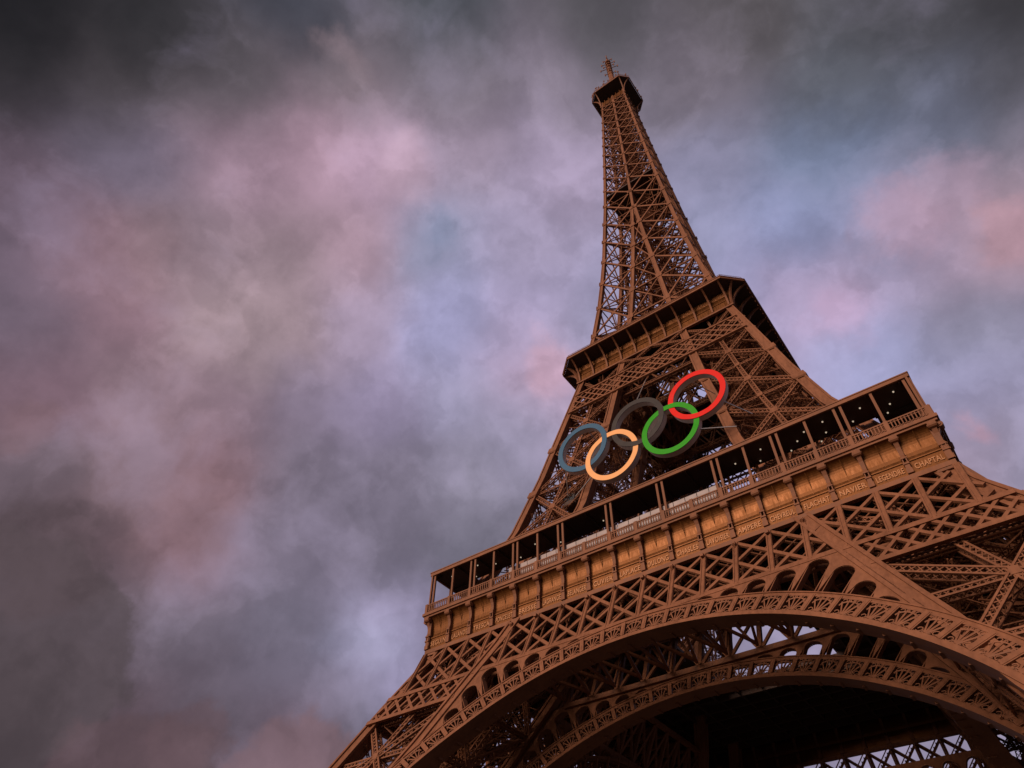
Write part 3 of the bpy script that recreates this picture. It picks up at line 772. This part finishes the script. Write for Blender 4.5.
# lamps under the front roof
lm_ = MB()
lp = [[(math.cos(a)*rr, math.sin(a)*rr, z) for a in np.linspace(0, 2*math.pi, 9)[:-1]] for rr, z in ((.08, -.03), (.11, .08))]
lm_.frames(lp); lmesh = lm_.mesh('ceiling_lamp', LAMP)
rl = random.Random(4)
LX = [(33, -33.6), (32.2, -31.9), (31.4, -30.6), (29.2, -33.2), (27.9, -31.5), (24.8, -33.5), (24.2, -31.5), (23.3, -30.3), (22.2, -33.1), (21.3, -32), (19.9, -30.8), (17.1, -33.2), (16.3, -31.2), (13.6, -32.5),
      (-6, -32), (-14, -31.2), (-17.2, -32.9), (-20.8, -31.4), (-24.8, -32.2), (-26.9, -33.4), (-29, -31.2), (-32.2, -33.3)]
for x, y in LX: link('ceiling_lamp', lmesh, GA, loc=(x+rl.uniform(-.3, .3), y, 63.52))
# kiosks on the first floor behind the gallery
kb = MB(); kb.box(10.8, 30.5, -28.2, -20.0, 57.3, 63.0); kb.box(-31, -24.5, -27.5, -20, 57.3, 60.5)
kb.build('pavilion', DARK, T)

# ---- lattice belt and platform at the second floor
def belt():
    B = empty('second_floor_belt', T); b = MB()
    z0, z1 = 101.75, 106.95; step = 1.9
    P = lambda x, z, o=0.0: V3(x, -(w(z)+o), z)
    for k in range(-24, 25):
        for s_ in (1, -1):
            pts = [(k*step+s_*(z1-z0)*t*1.0, lerp(z1, z0, t)) for t in np.linspace(0, 1, 21)]
            pts = [q for q in pts if abs(q[0]) < w(q[1])-.9]
            if len(pts) > 1:
                b.bar(P(*pts[0], .02), P(*pts[-1], .02), 0.24, 0.16); 
    b.build('belt_lattice', PAINT, B)
    c = MB()
    for z in (z0, z1): c.bar(P(-w(z)+.9, z, .05), P(w(z)-.9, z, .05), 0.42, 0.45, (0, -1, .3))
    for z in (z0, z1): c.bar(P(-w(z)+.9, z, -2.2), P(w(z)-.9, z, -2.2), 0.42, 0.45, (0, -1, .3))
    c.build('belt_chord', PAINT, B)
    x = MB(); z2, z3 = 107.1, 111.6
    zi = v(107)
    segs = [(-zi, 0), (0, zi)]
    for a, b_ in segs: truss(x, P(a, z2), P(b_, z3), .55, .5, (0, -1, .2), .13, 1, .08); truss(x, P(b_, z2), P(a, z3), .55, .5, (0, -1, .2), .13, 1, .08)
    # cross girders behind, filling the bay under the deck
    for yy in (3, 8, 13):
        for zz in (103, 110): truss(x, V3(-15, -w(zz)+yy, zz), V3(15, -w(zz)+yy, zz), 1.0, .6, (0, -1, 0), .16, 1, .1)
        for k in range(-3, 4): x.bar(V3(k*4, -w(103)+yy, 103), V3(k*4+4, -w(110)+yy, 110), .3, .3); x.bar(V3(k*4+4, -w(103)+yy, 103), V3(k*4, -w(110)+yy, 110), .3, .3)
    x.build('belt_bracing', PAINT, B)
    return B
quarter_turns(belt(), T)

def second_platform():
    Pq = empty('second_platform', T)
    # golden band panels
    g_ = MB(); prof = [(16.85, 111.5), (17.2, 111.55), (17.2, 111.8), (17.0, 111.85), (16.98, 113.5), (17.1, 113.55), (17.1, 113.75), (16.9, 113.8), (16.92, 115.0), (17.3, 115.9)]
    vs = []; fs = []
    for h, z in prof: vs += [(-h, -h, z), (h, -h, z)]
    for i in range(len(prof)-1): fs.append((2*i, 2*i+1, 2*i+3, 2*i+2))
    g_.poly(vs, fs)
    m = MB(); h = 17.28
    m.poly([(-h, -h, 111.45), (h, -h, 111.45), (h, -h, 111.8), (-h, -h, 111.8), (-h+.6, -h+.6, 111.45), (h-.6, -h+.6, 111.45), (h-.6, -h+.6, 111.8), (-h+.6, -h+.6, 111.8)], [(0, 1, 2, 3), (3, 2, 6, 7), (0, 4, 5, 1), (4, 7, 6, 5)])
    m.build('base_moulding', PAINT, Pq)
    s_ = g_
    for k in range(-20, 21):
        x = k*0.825
        if abs(x) < 16.8: s_.bar((x, -17.02, 111.9), (x, -17.0, 113.45), 0.05, 0.06)
    s_.build('cove_panel', GOLD, Pq)
    b = MB(); zs = [111.9, 112.6, 113.4, 114.1, 114.8, 115.4, 115.85, 116.1]; hs = [17.32, 17.36, 17.5, 17.8, 18.3, 19.0, 19.8, 20.35]
    lp = [[(-.17, -h, z), (.17, -h, z), (.17, -h+.55, z+.25), (-.17, -h+.55, z+.25)] for h, z in zip(hs, zs)]
    b.frames(lp); me = b.mesh('bracket', PAINT)
    for k in range(-5, 6): link('bracket', me, Pq, loc=(k*3.29, 0, 0))
    d = MB(); d.box(-.17, .17, -.5, .5, 0, 0.01)
    # deck with cut corners: front strip + right-hand corner piece
    X2, W2 = 17.17, 20.57
    def octo(mb, hw, xx, z0, z1, inner):
        top = [(-xx, -hw), (xx, -hw), (hw, -xx)]; inn = [(-inner, -inner), (inner, -inner), (inner, -inner)]
        vs = [(a, b_, z0) for a, b_ in top]+[(a, b_, z0) for a, b_ in inn]+[(a, b_, z1) for a, b_ in top]+[(a, b_, z1) for a, b_ in inn]
        mb.poly(vs, [(0, 3, 4, 1), (1, 4, 2), (6, 7, 10, 9), (7, 8, 10), (0, 1, 7, 6), (1, 2, 8, 7)])
    dk = MB(); octo(dk, W2-.35, X2-.15, 116.12, 116.3, 6.0)
    for k in range(-5, 6): dk.box(k*3.29-.12, k*3.29+.12, -17.0, -max(abs(k*3.29), 6.2), 115.2, 116.117)
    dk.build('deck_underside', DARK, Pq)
    e = MB()
    def edge(z0, z1, hw, xx, th):
        for (a, b_) in (((-xx, -hw), (xx, -hw)), ((xx, -hw), (hw, -xx))):
            A = V3(*a, 0); Bb = V3(*b_, 0); t = Bb-A; t /= np.linalg.norm(t); n = np.cross(t, (0, 0, 1)); 
            e.bar(V3(*a, (z0+z1)/2)-n*th/2, V3(*b_, (z0+z1)/2)-n*th/2, z1-z0, th, n)
    edge(116.1, 116.62, W2, X2, .3); edge(116.55, 116.72, W2+.1, X2+.05, .3)
    e.build('deck_edge', PAINT, Pq)
    r_ = MB()
    for z in (117.1, 117.6):
        r_.bar((-X2, -W2+.4, z), (X2, -W2+.4, z), .06, .06); r_.bar((X2, -W2+.4, z), (W2-.4, -X2, z), .06, .06, (1, -1, 0))
    for k in range(-14, 15): r_.bar((k*X2/14, -W2+.4, 116.6), (k*X2/14, -W2+.4, 117.6), .06, .06)
    for t in np.linspace(0, 1, 5): r_.bar((lerp(X2, W2-.4, t), lerp(-W2+.4, -X2, t), 116.6), (lerp(X2, W2-.4, t), lerp(-W2+.4, -X2, t), 117.6), .06, .06)
    r_.build('railing', PAINT, Pq)
    cb = MB()                                    # the corner: diagonal bracket and its triangular cheek
    for ang in (0,):
        lp = []
        for h, z in zip(hs, zs):
            k = (h-17.0)*0.98+17.0; n = V3(.7071, -.7071, 0); a = V3(.7071, .7071, 0)*.17; c_ = V3(17.0, -17.0, z)+n*(h-17.0)*0.7
            lp.append([c_-a, c_+a, c_+a-n*.5+V3(0, 0, .25), c_-a-n*.5+V3(0, 0, .25)])
        cb.frames(lp)
    cb.build('corner_bracket', PAINT, Pq)
    return Pq
quarter_turns(second_platform(), T)

# ---- top platform, cabin and mast
def top():
    Tq = empty('top_platform', T)
    X3, W3 = 5.26, 8.04
    d = MB()
    def octa(hw, xx): return [(-xx, -hw), (xx, -hw), (hw, -xx), (hw, xx), (xx, hw), (-xx, hw), (-hw, xx), (-hw, -xx)]
    def ring(mb, spec, cap=True): mb.frames([[(a, b, z) for a, b in octa(hw, xx)] for hw, xx, z in spec], cap)
    ring(d, [(W3-.25, X3-.1, 276.2), (W3-.25, X3-.1, 276.55)])
    d.build('deck_underside', DARK, Tq)
    e = MB(); oc = octa(W3, X3)
    for i in range(8):
        a, b = oc[i], oc[(i+1) % 8]; n = ((a[0]+b[0]), (a[1]+b[1]), 0)
        e.bar((*a, 276.4), (*b, 276.4), .5, .3, n)
        e.bar((a[0], a[1], 277.9), (b[0], b[1], 277.9), .12, .12, n)
        for t in np.linspace(0, 1, 8):
            x, y = lerp(a[0], b[0], t), lerp(a[1], b[1], t); e.bar((x, y, 276.5), (x, y, 279.2), .08, .08, n)
    e.build('deck_edge', PAINT, Tq)
    zs = [267.2, 269, 271, 273, 274.6, 275.6, 276.15]; hh = [4.98, 5.02, 5.2, 5.6, 6.3, 7.1, 7.8]
    for sx in (-1, 1):
        for sy in (-1, 1):
            for m in (0, 1):
                lp = []
                for i, (z, h) in enumerate(zip(zs, hh)):
                    f = min(1, (h-4.95)/(W3-4.95)); A = (lerp(4.9, X3, f), h) if m else (h, lerp(4.9, X3, f))
                    x, y = sx*A[0], sy*A[1]; lp.append([(x-.18, y-.18, z), (x+.18, y-.18, z), (x+.18, y+.18, z), (x-.18, y+.18, z)])
                b = MB(); b.frames(lp); b.build('bracket', PAINT, Tq)
    g_ = MB(); h = 4.75
    for k in range(4):
        c, s_ = round(math.cos(k*math.pi/2)), round(math.sin(k*math.pi/2))
        def r2(x, y, z): return (c*x-s_*y, s_*x+c*y, z)
        g_.poly([r2(-h, -h, 267.8), r2(h, -h, 267.8), r2(h, -h, 271.2), r2(-h, -h, 271.2)], [(0, 1, 2, 3)])
        for x in np.linspace(-h, h, 7): p, q = r2(x, -h-.1, 267.8), r2(x, -h-.1, 272.2); g_.bar(p, q, .28, .2, (s_, -c, 0))
    g_.build('panelling', GOLD, Tq)
    c = MB(); ring(c, [(6.4, 4.4, 276.6), (6.4, 4.4, 280.2), (6.9, 4.8, 280.25), (6.9, 4.8, 280.7), (4.2, 3.0, 283.8), (3.2, 2.3, 287.5), (2.2, 1.5, 289.0)])
    c.build('upper_cabin', PAINT, Tq)
    f = MB(); rn = random.Random(2)
    for i in range(40):
        i0 = rn.randrange(8); a, b_ = oc[i0], oc[(i0+1) % 8]; t = rn.random()
        x, y = lerp(a[0], b_[0], t)*.99, lerp(a[1], b_[1], t)*.99; hgt = rn.uniform(2.5, 6.5)
        f.bar((x, y, 276.8), (x, y, 276.8+hgt), .14, .14); f.bar((x-.3, y, 276.8+hgt*.8), (x+.3, y, 276.8+hgt*.8), .3, .25)
    f.build('aerials', PAINT, Tq)
    m = MB()
    m.frames([[(math.cos(a)*r, math.sin(a)*r, z) for a in np.linspace(0, 2*math.pi, 9)[:-1]] for r, z in ((1.9, 289), (1.5, 296), (1.15, 302), (.95, 314), (.8, 318), (.4, 326.2))])
    for z in (306, 309, 312, 315, 318, 321):
        m.frames([[(math.cos(a)*1.25, math.sin(a)*1.25, zz) for a in np.linspace(0, 2*math.pi, 9)[:-1]] for zz in (z-.5, z+.5)])
    for z, l in ((308, 2.2), (314, 3.6), (317, 2.2), (320, 2.8), (324, 1.8)):
        for a in (0.3, 1.87, 3.44, 5.01):
            p = (math.cos(a)*l, math.sin(a)*l, z); m.bar((0, 0, z), p, .22, .22, (0, 0, 1)); m.bar((p[0], p[1], z-.9), (p[0], p[1], z+.9), .35, .35)
    m.build('mast', PAINT, Tq)
    k = MB(); k.frames([[(5.2+math.cos(a)*r, -3.0+math.sin(a)*r, z) for a in np.linspace(0, 2*math.pi, 13)[:-1]] for r, z in ((1.5, 277), (1.5, 280.5), (1.2, 282), (.6, 283.2), (.12, 283.6), (.08, 288))])
    k.build('radome', DARK, Tq)
top()

# ------------------------------------------------------------------ ring emblem
E_ = tag(empty('ring_emblem', loc=(0, -29.76, 76.69)), 'five giant interlaced rings in five colours hung between the two lower platforms', 'emblem')
def ring_obj(cx, cz, mat, label, cross, y=0.0):
    RO, RI, n = 4.58, 3.72, 96; o = empty('ring', E_, (cx, y, cz)); o['label'] = label
    th = np.linspace(0, 2*math.pi, n+1)[:-1]
    # interlacing: the face sheet runs over one crossing and under the next
    def Y(a):
        o_ = 0.0
        for (px, pz), sg in cross:
            d = abs((a-math.atan2(pz, px)+math.pi) % (2*math.pi)-math.pi)
            o_ += -sg*0.055*max(0.0, min(1.0, (0.55-d)/0.2))
        return o_
    f = MB(); vs = []
    for yy in (0.0, .05):
        for a in th:
            for r in (RI, RO): vs.append((r*math.cos(a), yy+Y(a), r*math.sin(a)))
    fs = []
    for i in range(n):
        j = (i+1) % n; A, B, C, D = 2*i, 2*i+1, 2*j+1, 2*j; K = 2*n
        fs += [(A, B, C, D), (A+K, D+K, C+K, B+K), (A, D, D+K, A+K), (B, B+K, C+K, C)]
    f.poly(vs, fs); f.build('coloured_face', mat, o)
    s_ = MB(); vs = []
    for yy in (.145, 1.05):
        for a in th:
            for r in (RI+.03, RO-.03): vs.append((r*math.cos(a), yy, r*math.sin(a)))
    fs = []
    for i in range(n):
        j = (i+1) % n; A, B, C, D = 2*i, 2*i+1, 2*j+1, 2*j; K = 2*n
        fs += [(A, D, D+K, A+K), (B, B+K, C+K, C), (A+K, D+K, C+K, B+K), (A, B, C, D)]
    s_.poly(vs, fs); s_.build('ring_side', RIM, o)
    return o
# where two rings of centre distance (dx,dz) cross, seen from each centre
def crossings(dx, dz, rr=4.15):
    d = math.hypot(dx, dz); h = math.sqrt(rr*rr-d*d/4); mx_, mz = dx/2, dz/2; nx, nz = -dz/d*h, dx/d*h
    return (mx_+nx, mz+nz), (mx_-nx, mz-nz)
RC = {'blue': (-9.94, 4.11), 'black': (0, 4.11), 'red': (9.94, 4.11), 'yellow': (-4.97, 0), 'green': (4.97, 0)}
RX = {k: [] for k in RC}
for lo, hi in (('blue', 'yellow'), ('yellow', 'black'), ('black', 'green'), ('green', 'red')):
    dx, dz = RC[hi][0]-RC[lo][0], RC[hi][1]-RC[lo][1]
    for q, c in enumerate(crossings(dx, dz)):       # q 0: the upper crossing, 1: the lower one
        up = q == 0
        sg = 1 if up else -1                         # the left ring lies over at the upper crossing
        RX[lo].append((c, sg)); RX[hi].append(((c[0]-dx, c[1]-dz), -sg))
ring_obj(*RC['blue'], BLUE, 'slate blue ring at the left end of the emblem', RX['blue'])
ring_obj(*RC['black'], BLACK, 'black ring in the middle of the upper row', RX['black'])
ring_obj(*RC['red'], RED, 'bright red ring at the right end of the emblem', RX['red'])
ring_obj(*RC['yellow'], YELLOW, 'yellow ring between the blue and black rings', RX['yellow'])
ring_obj(*RC['green'], GREEN, 'green ring between the black and red rings', RX['green'])
cb = MB()
for (a, b) in (((13.2, .6, 1.2), (15.8, 4.5, .2)), ((9.0, .6, 8.4), (11.0, 6.5, 9.0)), ((-13.5, .6, 1.5), (-15.8, 4.5, 0)), ((6.0, .6, 4.3), (5.2, 6.5, 9)), ((-9.4, .6, 8.6), (-10.2, 6.5, 9.6)), ((0, .6, 8.6), (-2, 12, 26)), ((8.9, .6, -2.0), (13.5, 3, -2.2)), ((-8.9, .6, -2.0), (-13.5, 3, -2.2))):
    cb = MB(); cb.bar(a, b, .12, .12); cb.build('stay_cable', CABLE, E_)

# ------------------------------------------------------------------ lift cabin  in the left leg
LC = tag(empty('lift_cabin', loc=(-16.2, -23.4, 75.6)), 'small dark lift cabin inside the left leg below the blue ring', 'lift cabin')
m = MB()
m.frames([[(x*s_, y*s_, z) for x, y in ((-1.6, -1.2), (-1.2, -1.6), (1.2, -1.6), (1.6, -1.2), (1.6, 1.2), (1.2, 1.6), (-1.2, 1.6), (-1.6, 1.2))] for s_, z in ((.7, -.3), (1, 0), (1, .9))])
m.frames([[(x*s_, y*s_, z) for x, y in ((-1.6, -1.2), (-1.2, -1.6), (1.2, -1.6), (1.6, -1.2), (1.6, 1.2), (1.2, 1.6), (-1.2, 1.6), (-1.6, 1.2))] for s_, z in ((1, 2.3), (1, 2.7), (.75, 3.0))])
for x in (-1.5, 0, 1.5):
    for y in (-1.5, 1.5): m.bar((x, y, .9), (x, y, 2.3), .14, .14)
m.build('shell', DARK, LC)
m = MB(); m.box(-1.45, 1.45, -1.45, 1.45, .9, 2.3); m.build('window', GLASSY, LC)
LC.scale = (0.72, 0.72, 0.72)
